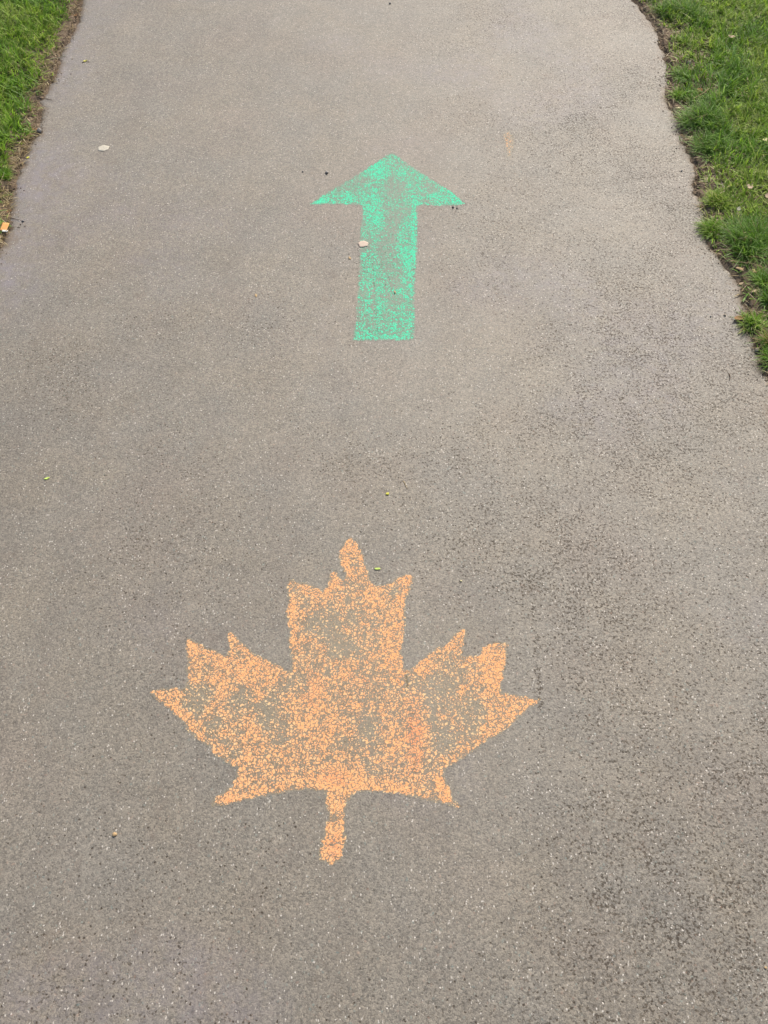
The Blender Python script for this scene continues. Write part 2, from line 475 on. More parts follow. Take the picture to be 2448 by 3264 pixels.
def lawn(side, dens, x0, x1, y0, y1, near=True):
    n = int((x1 - x0) * (y1 - y0) * dens)
    x = rng.uniform(x0, x1, n); y = rng.uniform(y0, y1, n)
    s = outside(x, y)
    clump = fbm(x, y, .055, 2); patch = fbm(x + 7, y, .22, 3)
    if side < 0:
        pr = np.maximum(sstep(.012, .045, s + (clump - .5) * .06) * (.5 + .5 * sstep(.3, .55, clump)), .16 * sstep(0, .02, s) * (clump > .4))
    else:
        pr = sstep(.0, .07, s + (clump - .5) * .07) * sstep(.20, .38, clump * .55 + patch * .45 + sstep(.1, .4, s) * .2)
        for (u, v, ru, rv) in BARE:
            bx, by = at(u, v); k = mm_per_px(v)
            dd = np.hypot((x - bx) / (ru * k), (y - by) / (rv * k / .6))
            pr = pr * sstep(.75, 1.25, dd + (clump - .5) * .7)
        pr = np.maximum(pr, .22 * sstep(-.004, .008, s) * (clump > .47) * (pr < .9))
    if not near:
        pr = pr * ~((np.abs(x) < 1.5) & (y > (1.5 if side < 0 else .9)) & (y < 3.7))
    keep = rng.random(n) < pr
    x, y, s, clump, patch = x[keep], y[keep], s[keep], clump[keep], patch[keep]
    n = len(x)
    # blades spring from small tussocks: pull bases together and let neighbours share a direction
    dirn = fbm(x - 3, y + 2, .05, 2) * 4 * np.pi * 1.6
    az = dirn + rng.normal(0, .9, n)
    hue = fbm(x + 20, y + 4, .16, 3) + (rng.random(n) - .5) * .16
    cols = pick(C_GREEN, n)
    if side < 0:
        yel = (hue < .45) | (rng.random(n) < .12)
        drk = hue > .62
        dry = rng.random(n) < .03 + .6 * (1 - sstep(.01, .06, s))
    else:
        yel = (hue < .50) | (rng.random(n) < .1)
        drk = hue > .60
        dry = rng.random(n) < .05 + .22 * (1 - sstep(.02, .2, s))
    cols[yel] = pick(C_YEL, yel.sum()); cols[drk] = pick(C_DARK, drk.sum()); cols[dry] = pick(C_DRY, dry.sum())
    ln = rng.uniform(.022, .062, n) * (.65 + .6 * patch) * np.where(drk, 1.15, 1) * (.6 + .4 * sstep(0, .12, s))
    if side < 0: ln *= 1.05
    lean = rng.uniform(.25, 1.25, n); curl = rng.uniform(.2, 1.1, n)
    lean = np.where(dry, rng.uniform(1.1, 1.5, n), lean)
    wd = rng.uniform(.0018, .0042, n) * (1.0 if near else 1.5)
    return blades(np.stack([x, y], -1), az, ln, wd, lean, curl, cols, 3 if near else 2)

# bare soil patches in the right verge (photo pixels: centre, radii)
BARE = [(2250, 288, 42, 18), (2228, 180, 24, 14), (2190, 215, 34, 22), (2325, 52, 22, 14), (2180, 8, 36, 12), (2160, 345, 28, 18), (2390, 870, 60, 34),
        (2390, 930, 32, 60), (2400, 990, 18, 20), (2440, 650, 40, 22), (2280, 590, 22, 20), (2185, 440, 14, 28), (2310, 800, 46, 22), (2330, 130, 20, 14),
        (2375, 415, 22, 12), (2430, 1110, 30, 20), (2210, 475, 14, 20), (2440, 1175, 30, 24), (2335, 405, 16, 10)]

def add_grass(name, side, parts, label):
    V, Q, T, C = join_blades(parts)
    me = mesh_np(name, V, quads=Q, tris=T, colattr=C)
    tag(link_mesh(name, me, M['blade']), label, 'grass', kind='stuff')
add_grass('grass', -1, [lawn(-1, 40000, -1.5, -.98, 1.5, 3.7), lawn(-1, 17000, -1.9, -1.0, -.3, 1.5, False), lawn(-1, 19000, -2.5, -1.5, 1.3, 4.2, False), lawn(-1, 9000, -3.6, -1.0, -.3, 6.5, False), lawn(-1, 3500, -6, -1, 3.5, 12, False)],
          'lush green lawn along the left edge of the path')
add_grass('grass', 1, [lawn(1, 34000, .82, 1.5, .9, 3.7), lawn(1, 17000, .85, 1.9, -.3, .9, False), lawn(1, 19000, 1.45, 2.4, .9, 4.2, False), lawn(1, 9000, .85, 3.6, -.3, 6.5, False), lawn(1, 3500, .85, 6, 3.5, 12, False)],
          'patchy yellow-green lawn with bare soil along the right edge of the path')

# dry thatch lying along the edges
def thatch():
    n = 5000
    y = rng.uniform(.6, 3.6, n); L = rng.random(n) < .6
    off = np.abs(rng.normal(0, .035, n)) - .003
    x = np.where(L, xl(y) - off, xr(y) + off * 2.2)
    keep = rng.random(n) < sstep(.3, .6, fbm(x, y, .06))
    x, y, L = x[keep], y[keep], L[keep]
    n = len(x)
    az = rng.uniform(0, 2 * np.pi, n)
    return blades(np.stack([x, y], -1), az, rng.uniform(.008, .04, n), rng.uniform(.001, .0026, n), rng.uniform(1.3, 1.57, n), rng.uniform(-.2, .3, n), pick(C_DRY, n), 3,
                  z0=np.maximum(ground_z(x, y), 0 * x - .001) + .002)
V, Q, T, C = thatch()
tag(link_mesh('dry_thatch', mesh_np('dry_thatch', V, quads=Q, tris=T, colattr=C), M['blade']), 'dead straw-coloured grass scattered along both path edges', 'dry grass', kind='stuff')

# soil crumbs spilled over the asphalt edge
def crumbs():
    n = 5500
    y = rng.uniform(.6, 3.5, n); L = rng.random(n) < .4
    off = rng.exponential(.007, n) * (.4 + 1.6 * sstep(.4, .7, vnoise(y, y * 0 + 31, .05))) - .012
    x = np.where(L, xl(y) + off, xr(y) - off)
    r = rng.uniform(.0008, .0026, n)
    octa = np.array([[1, 0, 0], [-1, 0, 0], [0, 1, 0], [0, -1, 0], [0, 0, 1], [0, 0, -1]], float)
    ft = np.array([[0, 2, 4], [2, 1, 4], [1, 3, 4], [3, 0, 4], [2, 0, 5], [1, 2, 5], [3, 1, 5], [0, 3, 5]])
    Vv = octa[None] * r[:, None, None] * rng.uniform(.6, 1.3, (n, 6, 1)) * np.array([1, 1, .7])
    a = rng.uniform(0, 6.28, n); ca, sa = np.cos(a)[:, None], np.sin(a)[:, None]
    X = Vv[..., 0] * ca - Vv[..., 1] * sa + x[:, None]; Y = Vv[..., 0] * sa + Vv[..., 1] * ca + y[:, None]
    Z = Vv[..., 2] + np.maximum(ground_z(x, y), np.where(outside(x, y) < 0, 0, -1))[:, None] + (r * .4)[:, None]
    V = np.stack([X, Y, Z], -1).reshape(-1, 3)
    T = (ft[None] + (np.arange(n) * 6)[:, None, None]).reshape(-1, 3)
    me = mesh_np('soil_crumbs', V, tris=T, attrs={'lawn': np.zeros(len(V))})
    tag(link_mesh('soil_crumbs', me, M['soil']), 'loose brown soil crumbs spilled on the asphalt edges', 'soil', kind='stuff')
crumbs()

# ------------------------------------------------------------------ chalk drawings
def seg_dist(px, py, poly):
    """signed distance to a closed polygon, positive inside"""
    n = len(poly); d = np.full(px.shape, 1e9); ins = np.zeros(px.shape, bool)
    for i in range(n):
        ax, ay = poly[i]; bx, by = poly[(i + 1) % n]
        dx, dy = bx - ax, by - ay
        t = np.clip(((px - ax) * dx + (py - ay) * dy) / (dx * dx + dy * dy + 1e-12), 0, 1)
        d = np.minimum(d, np.hypot(px - ax - t * dx, py - ay - t * dy))
        c = ((ay > py) != (by > py)) & (px < dx * (py - ay) / (dy if abs(dy) > 1e-12 else 1e-12) + ax)
        ins ^= c
    return np.where(ins, d, -d)

def chalk_mark(name, outline, base_d, patches, reds, mat, label, cat, step=.0028, z=.0002, soft=.0035):
    poly = [at(u, v) for u, v in outline]
    xs = [q[0] for q in poly]; ys = [q[1] for q in poly]
    gx = np.arange(min(xs) - .01, max(xs) + .01, step); gy = np.arange(min(ys) - .01, max(ys) + .01, step)
    X, Y = np.meshgrid(gx, gy)
    D = seg_dist(X, Y, poly)
    Dw = D + (fbm(X, Y, .006, 2) - .5) * .010
    dens = np.full(X.shape, base_d) + (fbm(X + 2, Y, .05, 3) - .5) * .34 + (fbm(X + 2, Y * .22, .035, 3) - .5) * .30
    red = np.zeros(X.shape)
    for (u, v, ru, rv, val) in patches:
        val = max(val, .34) + (.12 if val < .5 else 0)
        cx, cy = at(u, v); k = mm_per_px(v)
        a = (at(u, v - 10)[1] - at(u, v + 10)[1]) / 20
        e = np.hypot((X - cx) / (ru * k), (Y - cy) / (rv * a)) + (fbm(X, Y * .7, .03, 4) - .5) * 1.5
        wgt = .9 * (1 - sstep(.2, 1.35, e))
        dens = dens * (1 - wgt) + val * wgt
    for (u, v, ru, rv, val) in reds:
        cx, cy = at(u, v); k = mm_per_px(v); a = (at(u, v - 10)[1] - at(u, v + 10)[1]) / 20
        e = np.hypot((X - cx) / (ru * k), (Y - cy) / (rv * a)) + (fbm(X, Y, .02, 3) - .5) * .8
        red = np.maximum(red, val * (1 - sstep(.4, 1.2, e)))
    pit = pit_field(X, Y)
    dens = dens - .3 * sstep(1.1, 2.2, pit)
    # a slightly firmer stroke follows the outline
    dens = dens + .10 * np.exp(-((Dw - .009) / .008) ** 2) * sstep(.5, .65, dens)
    dens = dens * sstep(-.0015, soft, Dw)
    inside = D > -.0035
    ny, nx = X.shape
    idx = np.arange(ny * nx).reshape(ny, nx)
    cell = inside[:-1, :-1] & inside[:-1, 1:] & inside[1:, 1:] & inside[1:, :-1]
    q = np.stack([idx[:-1, :-1], idx[:-1, 1:], idx[1:, 1:], idx[1:, :-1]], -1)[cell]
    used, inv = np.unique(q, return_inverse=True)
    Zv = np.full(X.size, z)
    V = np.stack([X.ravel(), Y.ravel(), Zv], -1)[used]
    me = mesh_np(name, V, quads=inv.reshape(-1, 4), attrs={'dens': dens.ravel()[used], 'red': red.ravel()[used], 'pit': np.minimum(pit, 3).ravel()[used],
                 'bloom': (.35 * sstep(.55, .75, fbm(X + 5, Y, .4))).ravel()[used]})
    o = link_mesh(name, me, mat, smooth=True)
    return tag(o, label, cat)

ARROW = [(1250,486),(1278,504),(1308,526),(1338,547),(1397,585),(1437,609),(1483,648),(1473,654),(1400,656),(1330,657),(1331,718),(1332,790),(1328,838),
         (1324,897),(1320,977),(1324,1037),(1320,1085),(1123,1086),(1131,1037),(1139,957),(1143,878),(1147,798),(1148,738),(1155,679),(1155,654),
         (1083,651),(986,652),(1031,621),(1087,587),(1123,567),(1159,543),(1218,504)]
chalk_mark('chalk_arrow', ARROW, .70, [
    (1206,551,42,38,.98),(1110,630,60,18,.93),(1020,640,40,12,.97),(1196,700,26,70,.95),(1150,579,42,14,.38),(1250,597,34,48,.12),(1256,700,40,42,.25),(1240,780,36,56,.25),
    (1310,518,44,24,.10),(1365,592,26,16,.38),(1400,628,44,18,.92),(1322,640,26,22,.95),(1310,590,14,40,.72),(1290,670,20,14,.55),(1163,722,14,28,.45),(1158,779,24,24,.15),
    (1305,810,34,40,.9),(1322,770,10,40,.8),(1258,905,28,30,.5),(1300,930,22,60,.80),(1150,870,14,60,.42),(1195,880,26,60,.82),(1139,1009,18,50,.30),(1195,985,30,60,.84),
    (1290,1010,30,50,.78),(1250,960,30,24,.42),(1220,1066,100,24,.84),(1190,950,7,100,.32),(1254,500,18,14,.7)],
    [], M['green'], 'mint green chalk arrow drawn on the asphalt, pointing up the path', 'chalk arrow', step=.0032)

LEAF = [(1117,1710),(1142,1736),(1158,1769),(1169,1812),(1178,1836),(1183,1861),(1200,1866),(1230,1864),(1251,1849),(1285,1834),(1302,1831),(1321,1840),
        (1314,1866),(1299,1899),(1293,1933),(1289,1975),(1291,2018),(1283,2060),(1284,2102),(1291,2134),(1318,2129),(1344,2102),(1378,2077),(1399,2060),
        (1422,2058),(1437,2034),(1458,2013),(1479,2002),(1488,2008),(1481,2047),(1476,2085),(1487,2091),(1508,2087),(1525,2087),(1538,2064),(1563,2047),(1593,2048),
        (1621,2049),(1614,2081),(1610,2123),(1602,2178),(1598,2207),(1631,2214),(1673,2220),(1729,2229),(1702,2248),(1673,2271),(1643,2296),(1610,2330),
        (1567,2352),(1530,2378),(1503,2397),(1456,2431),(1428,2449),(1414,2472),(1430,2507),(1440,2536),(1470,2574),(1430,2566),(1381,2556),(1323,2541),(1266,2532),
        (1208,2526),(1146,2524),(1122,2537),(1107,2560),(1096,2590),(1100,2640),(1101,2686),(1093,2721),(1083,2747),(1057,2757),(1021,2744),(1017,2715),
        (1025,2675),(1040,2634),(1046,2594),(1038,2559),(1034,2518),(994,2517),(947,2520),(889,2530),(831,2541),(774,2553),(716,2565),(676,2571),(680,2546),(704,2530),
        (739,2507),(753,2478),(756,2449),(716,2431),(687,2408),(658,2374),(626,2352),(600,2331),(583,2302),(550,2271),(524,2245),(499,2229),(478,2207),
        (491,2200),(516,2193),(550,2190),(580,2194),(597,2172),(594,2136),(596,2102),(592,2060),(594,2030),(621,2043),(651,2058),(681,2072),(714,2087),(731,2083),(729,2051),
        (723,2018),(731,2006),(748,2022),(769,2047),(799,2072),(841,2098),(883,2119),(913,2136),(929,2128),(925,2085),(921,2047),(924,2009),(913,1975),
        (910,1950),(922,1916),(917,1878),(921,1847),(946,1849),(976,1857),(1005,1870),(1031,1883),(1043,1870),(1049,1836),(1064,1816),(1081,1832),(1092,1850),
        (1100,1846),(1098,1823),(1084,1802),(1078,1769),(1096,1730)]
chalk_mark('chalk_maple_leaf', LEAF, .77, [
    (1010,1985,75,75,.26),(970,1925,40,40,.55),(1700,2231,30,14,.95),(492,2204,24,12,.95),(1118,1750,30,40,.9),(1108,1866,18,24,.42),(1082,2060,62,62,.28),(630,2235,52,60,.10),(680,2310,40,60,.30),(853,2270,46,95,.22),(760,2230,60,50,.5),(1400,2190,50,85,.24),(1370,2260,26,80,.3),
    (1504,2280,40,70,.36),(1167,2320,44,60,.30),(1314,2190,26,46,.28),(1421,2370,34,60,.32),(1250,1885,20,14,.35),(901,2330,36,60,.45),(1120,1960,50,60,.42),
    (1040,2240,30,30,.45),(740,2400,40,26,.5),(1100,2370,50,40,.45),(592,2186,20,10,.06),(596,2110,14,22,.3),
    (1563,2123,40,80,.99),(1188,1912,52,44,.96),(1245,2072,34,115,.90),(1330,2340,44,120,.95),(1080,2492,130,40,.98),(803,2380,30,80,.85),(1010,2225,50,90,.93),
    (786,2144,50,38,.95),(700,2110,60,30,.86),(620,2080,20,30,.86),(720,2545,50,20,.97),(850,2500,60,30,.8),(960,2040,28,40,.9),(516,2215,26,18,.8),(580,2290,34,24,.85),(640,2350,24,24,.85),
    (1060,2700,34,44,.92),(1068,2600,20,16,.42),(1060,2560,24,24,.9),(1425,2530,34,34,.95),(1450,2560,26,20,1.0),(1398,2505,30,34,.97),(1640,2235,60,16,.8),(1300,2490,60,40,.86),(1118,1770,26,44,.82),(1160,1840,14,30,.6),
    (1295,1848,24,16,.88),(1064,1845,14,24,.8),(735,2040,12,24,.8),(1465,2040,16,30,.78),(1600,2330,40,20,.72),(930,2430,120,40,.8),(1180,2180,90,60,.72)],
    [(1322,2330,34,120,.9),(1322,2440,24,50,.6),(1070,2480,60,26,.55),(1060,2700,30,50,.7),(1000,2200,40,60,.35),(1290,2060,8,60,.6),(720,2545,50,20,.3),(1150,2170,60,40,.25),(1100,1860,20,40,.3)],
    M['orange'], 'orange chalk maple leaf with five pointed lobes and a short stem, drawn on the asphalt', 'chalk drawing', soft=.003)

SM = [(1600,425),(1625,415),(1645,440),(1640,480),(1630,510),(1610,500),(1605,465)]
chalk_mark('chalk_smudge', SM, .46, [], [(1620,465,40,60,.6)], M['orange'], 'faint faded orange chalk smudge on the asphalt, right of the green arrow tip', 'chalk smudge', soft=.014)

# ------------------------------------------------------------------ grass tufts (countable ones along the right edge)
def tuft(u, v, wpx, n, pal, ln, label, dirx=0.0, lo=.35, hi=1.3):
    cx, cy = at(u, v); r = wpx * mm_per_px(v) * .5
    n = int(n * 1.15)
    sub = rng.integers(0, 9, n); so = rng.normal(0, .33, (9, 2)) * r; sa = rng.uniform(0, 2 * np.pi, 9)
    ang = rng.uniform(0, 2 * np.pi, n); rr = r * .42 * np.sqrt(rng.random(n))
    base = np.stack([cx + so[sub, 0] + rr * np.cos(ang), cy + so[sub, 1] * 1.2 + rr * np.sin(ang) * 1.1], -1)
    az = np.where(rng.random(n) < .45, ang, sa[sub]) + rng.normal(0, .8, n)
    az = np.where(rng.random(n) < abs(dirx), np.pi + rng.normal(0, .6, n) if dirx < 0 else rng.normal(0, .6, n), az)
    ln = ln * rng.uniform(.7, 1.15, 9)[sub]
    L = rng.uniform(.55, 1.15, n) * ln
    pal = np.array(pal)
    cols = pal[rng.integers(0, len(pal), n)] * rng.uniform(.7, 1.3, (n, 1))
    dry = rng.random(n) < .06; cols[dry] = pick(C_DRY, dry.sum())
    V, Q, T, C = blades(base, az, L, rng.uniform(.0017, .0034, n), rng.uniform(lo, hi, n), rng.uniform(.3, 1.2, n), cols, 4)
    V = V - np.array([cx, cy, 0])
    me = mesh_np('grass_tuft', V, quads=Q, tris=T, colattr=C)
    o = link_mesh('grass_tuft', me, M['blade']); o.location = (cx, cy, 0)
    tag(o, label, 'grass tuft', 'grass tufts along the right path edge')
DK = C_DARK; YL = C_YEL; GR = C_GREEN
tuft(2150, 50, 130, 750, DK, .060, 'dark green grass tuft at the far end of the right path edge', -.2)
tuft(2215, 70, 110, 500, DK, .055, 'dark grass tuft just behind the farthest tuft of the right edge')
tuft(2175, 250, 60, 220, [C_DARK[1], C_GREEN[0]], .04, 'small green tuft above the bare soil patch with the reddish leaf', -.1)
tuft(2165, 305, 60, 260, [C_YEL[1], C_GREEN[1]], .034, 'small yellow-green tuft left of the reddish leaf, on bare soil', -.2)
tuft(2245, 395, 150, 1100, DK, .068, 'broad dark green grass tuft hanging over the right path edge, level with the arrow tip', -.3)
tuft(2260, 480, 130, 700, DK, .055, 'spreading blue-green tuft right below the broad dark tuft', -.2)
tuft(2185, 135, 70, 220, YL, .038, 'pale yellow-green tuft near the top of the right path edge', -.2)
tuft(2300, 650, 90, 500, YL, .042, 'bright yellow-green tuft beside the right path edge, above the tall dark tuft', -.3)
tuft(2280, 735, 80, 450, [C_GREEN[0], C_YEL[1]], .045, 'mid green low tuft on the path edge beside the tall dark tuft', -.4)
tuft(2390, 770, 140, 1100, DK, .075, 'tall dark green grass tuft above the bare soil with wood chips', -.1)
tuft(2432, 905, 60, 260, [C_GREEN[0], C_DARK[2]], .05, 'green tuft at the frame edge beside the bare soil with wood chips', -.1)
tuft(2440, 955, 50, 160, [C_GREEN[0], C_DARK[2]], .045, 'thin green tuft at the frame edge just below the wood chips', -.3)
tuft(2405, 1035, 74, 260, [C_GREEN[2], C_DARK[1], C_YEL[0]], .045, 'ragged lone tuft jutting onto the path beside the curled brown leaf', -.35)
tuft(2455, 1100, 60, 200, [C_GREEN[0], C_DRY[1]], .05, 'sparse half-dry tuft at the frame edge beside the pale stone', -.5)
tuft(2465, 1150, 50, 120, [C_DARK[0], C_GREEN[0]], .05, 'lowest dark tuft at the right frame edge beside the pale pointed leaf', -.6)
tuft(12, 568, 50, 260, [C_GREEN[0], C_DARK[1]], .04, 'small dark tuft at the left frame edge, lowest green grass on the left', 0)

# ------------------------------------------------------------------ small litter
def pebble(u, v, wpx, mat, label, cat='pebble', flat=.7, asp=.8, name='pebble', seed=0, group=None):
    cx, cy = at(u, v); r = wpx * mm_per_px(v) * .5
    bm = bmesh.new(); bmesh.ops.create_icosphere(bm, subdivisions=3, radius=1)
    for q in bm.verts:
        k = 1 + .28 * mnoise.noise(q.co * 1.1 + Vector((seed, 0, 0))) + .1 * mnoise.noise(q.co * 3 + Vector((0, seed, 0)))
        q.co = Vector((q.co.x * k * r, q.co.y * k * r * asp, q.co.z * k * r * flat))
    me = bpy.data.meshes.new(name); bm.to_mesh(me); bm.free()
    o = link_mesh(name, me, mat, smooth=True)
    z = float(ground_z(np.array([cx]), np.array([cy]))[0]); 
    if outside(np.array([cx]), np.array([cy]))[0] < 0: z = max(z, 0)
    o.location = (cx, cy, z + r * flat * .72); o.rotation_euler = (0, 0, seed * 1.7)
    return tag(o, label, cat, group)

def base_z(cx, cy):
    z = float(ground_z(np.array([cx]), np.array([cy]))[0])
    if outside(np.array([cx]), np.array([cy]))[0] < 0: z = max(z, 0.0)
    return z

def blob(name, u, v, rw, rh, rot, mat, label, cat, thick=.0012, shape='round', lift=.0, curl=0.0, seed=1, group=None, lump=.10, zoff=0.0, parts=None):
    """thin irregular piece with real thickness: rw, rh in metres (half sizes)"""
    cx, cy = at(u, v)
    nr, na = 7, 40
    top = []; bot = []
    rs = random.Random(seed)
    def outl(a):
        k = 1 + lump * mnoise.noise(Vector((math.cos(a) * 1.6 + seed, math.sin(a) * 1.6, 0))) * 2 + lump * .5 * mnoise.noise(Vector((math.cos(a) * 5, math.sin(a) * 5 + seed, 3)))
        x, y = math.cos(a), math.sin(a)
        if shape == 'leaf':
            y *= (1 - abs(x) ** 1.7) ** .5 * .9 + .02 if abs(x) < 1 else .02
        elif shape == 'square':
            s = 1 / max(abs(x), abs(y)); s = min(s, 1.36); x *= s * .85; y *= s * .85
        return x * k * rw, y * k * rh
    bm = bmesh.new()
    rings_t, rings_b = [], []
    for i in range(1, nr + 1):
        f = i / nr; rt, rb = [], []
        for j in range(na):
            x, y = outl(2 * math.pi * j / na); x *= f; y *= f
            zc = curl * ((x / rw) ** 2 * rw) + curl * .5 * (y / rh) ** 2 * rh + .12 * thick * mnoise.noise(Vector((x * 400, y * 400, seed)))
            dome = (1 - f ** 4) ** .5
            rt.append(bm.verts.new((x, y, zc + thick * (.25 + .75 * dome)))); rb.append(bm.verts.new((x, y, zc)))
        rings_t.append(rt); rings_b.append(rb)
    ct = bm.verts.new((0, 0, thick)); cb = bm.verts.new((0, 0, 0))
    for j in range(na):
        k = (j + 1) % na
        bm.faces.new((ct, rings_t[0][j], rings_t[0][k])); bm.faces.new((cb, rings_b[0][k], rings_b[0][j]))
        for i in range(nr - 1):
            bm.faces.new((rings_t[i][j], rings_t[i + 1][j], rings_t[i + 1][k], rings_t[i][k]))
            bm.faces.new((rings_b[i][j], rings_b[i][k], rings_b[i + 1][k], rings_b[i + 1][j]))
        bm.faces.new((rings_t[-1][j], rings_b[-1][j], rings_b[-1][k], rings_t[-1][k]))
    me = bpy.data.meshes.new(name); bm.to_mesh(me); bm.free()
    o = link_mesh(name, me, mat, smooth=True)
    o.location = (cx, cy, base_z(cx, cy) + .0006 + zoff); o.rotation_euler = (R(lift), 0, R(rot))
    return tag(o, label, cat, group)

def stick(name, pts, r, mat, label, cat, group=None, tip=.5, zlift=.0):
    P = [at(u, v) for u, v in pts]
    # resample with a slight wander
    Q = []
    for i in range(len(P) - 1):
        for k in range(4):
            t = k / 4; Q.append((P[i][0] * (1 - t) + P[i + 1][0] * t, P[i][1] * (1 - t) + P[i + 1][1] * t))
    Q.append(P[-1])
    ox, oy = Q[0]
    bm = bmesh.new(); rings = []; n = len(Q)
    for i, (x, y) in enumerate(Q):
        a = Q[max(i - 1, 0)]; c = Q[min(i + 1, n - 1)]
        d = Vector((c[0] - a[0], c[1] - a[1], 0)).normalized(); s = Vector((-d.y, d.x, 0))
        jx = .0008 * mnoise.noise(Vector((x * 90, y * 90, 1)))
        rad = r * (1 - (1 - tip) * i / (n - 1)) * (1 + .2 * mnoise.noise(Vector((i * 1.3, x * 50, 2))))
        zc = base_z(x, y) + r * .8 + zlift + .001 * math.sin(3.1 * i / n)
        ce = Vector((x - ox, y - oy, zc)) + s * jx
        rings.append([bm.verts.new(ce + s * math.cos(2 * math.pi * k / 7) * rad + Vector((0, 0, math.sin(2 * math.pi * k / 7) * rad))) for k in range(7)])
    for i in range(n - 1):
        for k in range(7):
            bm.faces.new((rings[i][k], rings[i][(k + 1) % 7], rings[i + 1][(k + 1) % 7], rings[i + 1][k]))
    bm.faces.new(rings[0][::-1]); bm.faces.new(rings[-1])
    me = bpy.data.meshes.new(name); bm.to_mesh(me); bm.free()
    o = link_mesh(name, me, mat, smooth=True); o.location = (ox, oy, 0)
    return tag(o, label, cat, group)

# gum
blob('chewing_gum', 330, 473, .0155, .0150, 15, M['gum_white'], 'flattened off-white chewing gum on bare asphalt near the left path edge', 'chewing gum', .0012, seed=4, lump=.12)
blob('chewing_gum', 1158, 779, .0135, .0125, -8, M['gum_pink'], 'flattened pinkish-cream chewing gum on the left edge of the green arrow shaft', 'chewing gum', .0012, seed=9, lump=.14, zoff=.0006)
# paper scrap
sc = blob('paper_scrap', 18, 731, .0115, .0165, -8, M['paper_orange'], 'torn orange card scrap with a white torn edge at the left path edge', 'paper scrap', .0012, 'square', seed=3, lump=.05, lift=10, zoff=.007)
e = blob('torn_edge', 18, 743, .0095, .0045, -6, M['paper_white'], None, None, .0014, 'square', seed=6, lump=.14, zoff=.0055)
w0 = e.location.copy(); e.parent = sc
sc_m = Matrix.LocRotScale(sc.location, sc.rotation_euler, None)
e.matrix_parent_inverse = sc_m.inverted()
# pebbles
pebble(127, 420, 20, M['stone_dark'], 'dark grey pebble at the left path edge beside the grass', seed=1, asp=.7)
pebble(1042, 552, 11, M['stone_dark'], 'dark round pebble on the asphalt, up left of the arrow head', seed=2)
pebble(965, 548, 6, M['stone_dark'], 'tiny dark grit stone left of the round dark pebble', seed=3)
pebble(2412, 1118, 17, M['stone_pale'], 'pale beige angular stone on soil near the right frame edge', seed=4)
pebble(2310, 1006, 8, M['stone_pale'], 'small pale stone on asphalt left of the curled brown leaf', seed=5)
pebble(2265, 1010, 6, M['stone_dark'], 'tiny dark stone on asphalt, left of the small pale stone', seed=6)
pebble(2195, 205, 17, M['stone_pale'], 'pale stone among yellow-green grass near the top right', seed=7)
pebble(2172, 546, 7, M['stone_dark'], 'tiny dark stone on bare asphalt at the right, below the broad dark tuft', seed=8)
pebble(1444, 662, 8, M['stone_grey'], 'small grey stone right below the right barb of the arrow', seed=9)
pebble(1457, 664, 6, M['stone_grey'], 'tiny grey stone at the tip of the right barb of the arrow', seed=10)
pebble(1470, 1853, 7, M['petal_cream'], 'tiny cream grain with a brown side, right of the maple leaf top', cat='grit', name='grit_grain', seed=11)
pebble(366, 2661, 13, M['wood'], 'small amber-brown seed lying below left of the maple leaf', cat='seed', name='seed', seed=12, asp=1.2)
pebble(74, 706, 8, M['stone_dark'], 'tiny dark crumb on asphalt beside the orange card scrap', cat='crumb', name='crumb', seed=13)
pebble(1243, 12, 8, M['stone_dark'], 'tiny dark stone on the asphalt at the very top of the picture', seed=14)
pebble(2440, 3085, 9, M['wood'], 'tiny tan crumb near the lower right corner of the picture', cat='crumb', name='crumb', seed=15)
# petals and leaf bits
blob('yellow_petal', 1235, 1575, .0036, .0034, 20, M['petal_yellow'], 'small round yellow petal between the arrow and the maple leaf', 'petal', .0022, seed=5, curl=.15)
blob('lime_petal', 1203, 1814, .0058, .0026, 2, M['petal_lime'], 'lime green oval petal beside the top point of the maple leaf', 'petal', .0014, seed=7, curl=.2)
blob('lime_petal', 150, 1526, .0058, .0026, 25, M['petal_lime'], 'lime green petal alone on the asphalt at the left', 'petal', .0014, seed=8, curl=.2)
blob('yellow_petal', 272, 196, .0066, .0032, 30, M['petal_yellow'], 'ragged yellow petal on the asphalt near the upper left grass', 'petal', .0016, seed=9, curl=.4, lump=.3)
stick('petal_stalk', [(262, 201), (275, 195), (286, 199)], .0011, M['twig'], 'short dark stalk stuck to the ragged yellow petal', 'stalk')
blob('cream_petal', 89, 503, .0050, .0038, 50, M['petal_yellow'], 'small yellow petal on the left path edge beside the soil', 'petal', .0014, seed=10)
blob('cream_petal', 18, 541, .0050, .0075, 30, M['petal_cream'], 'pale cream petal on soil at the left frame edge', 'petal', .0012, seed=11, curl=.2)
blob('cream_petal', 2160, 351, .0085, .0034, 12, M['petal_cream'], 'pale yellow petal on bare soil at the right path edge', 'petal', .0012, 'leaf', seed=12, curl=.1, zoff=.002)
blob('cream_petal', 2427, 476, .0080, .0060, 40, M['petal_cream'], 'cream petal in the grass right of the blue-green tuft', 'petal', .0012, seed=13, curl=.3, zoff=.02)
blob('dry_leaf', 240, 54, .012, .008, 10, M['leaf_brown'], 'curled brown leaf at the upper left path edge', 'dry leaf', .001, 'leaf', seed=14, curl=.45)
blob('dry_leaf', 112, 416, .010, .008, -30, M['leaf_brown'], 'brown leaf bit beside the dark pebble on the left edge', 'dry leaf', .001, 'leaf', seed=15, curl=.4)
blob('dry_leaf', 26, 672, .011, .007, 20, M['leaf_brown'], 'brown leaf bit on the left edge above the orange card scrap', 'dry leaf', .001, 'leaf', seed=16, curl=.3)
blob('dry_leaf', 2224, 297, .013, .010, 15, M['leaf_red'], 'reddish brown leaf on bare soil in the right verge', 'dry leaf', .001, seed=17, curl=.35, zoff=.006)
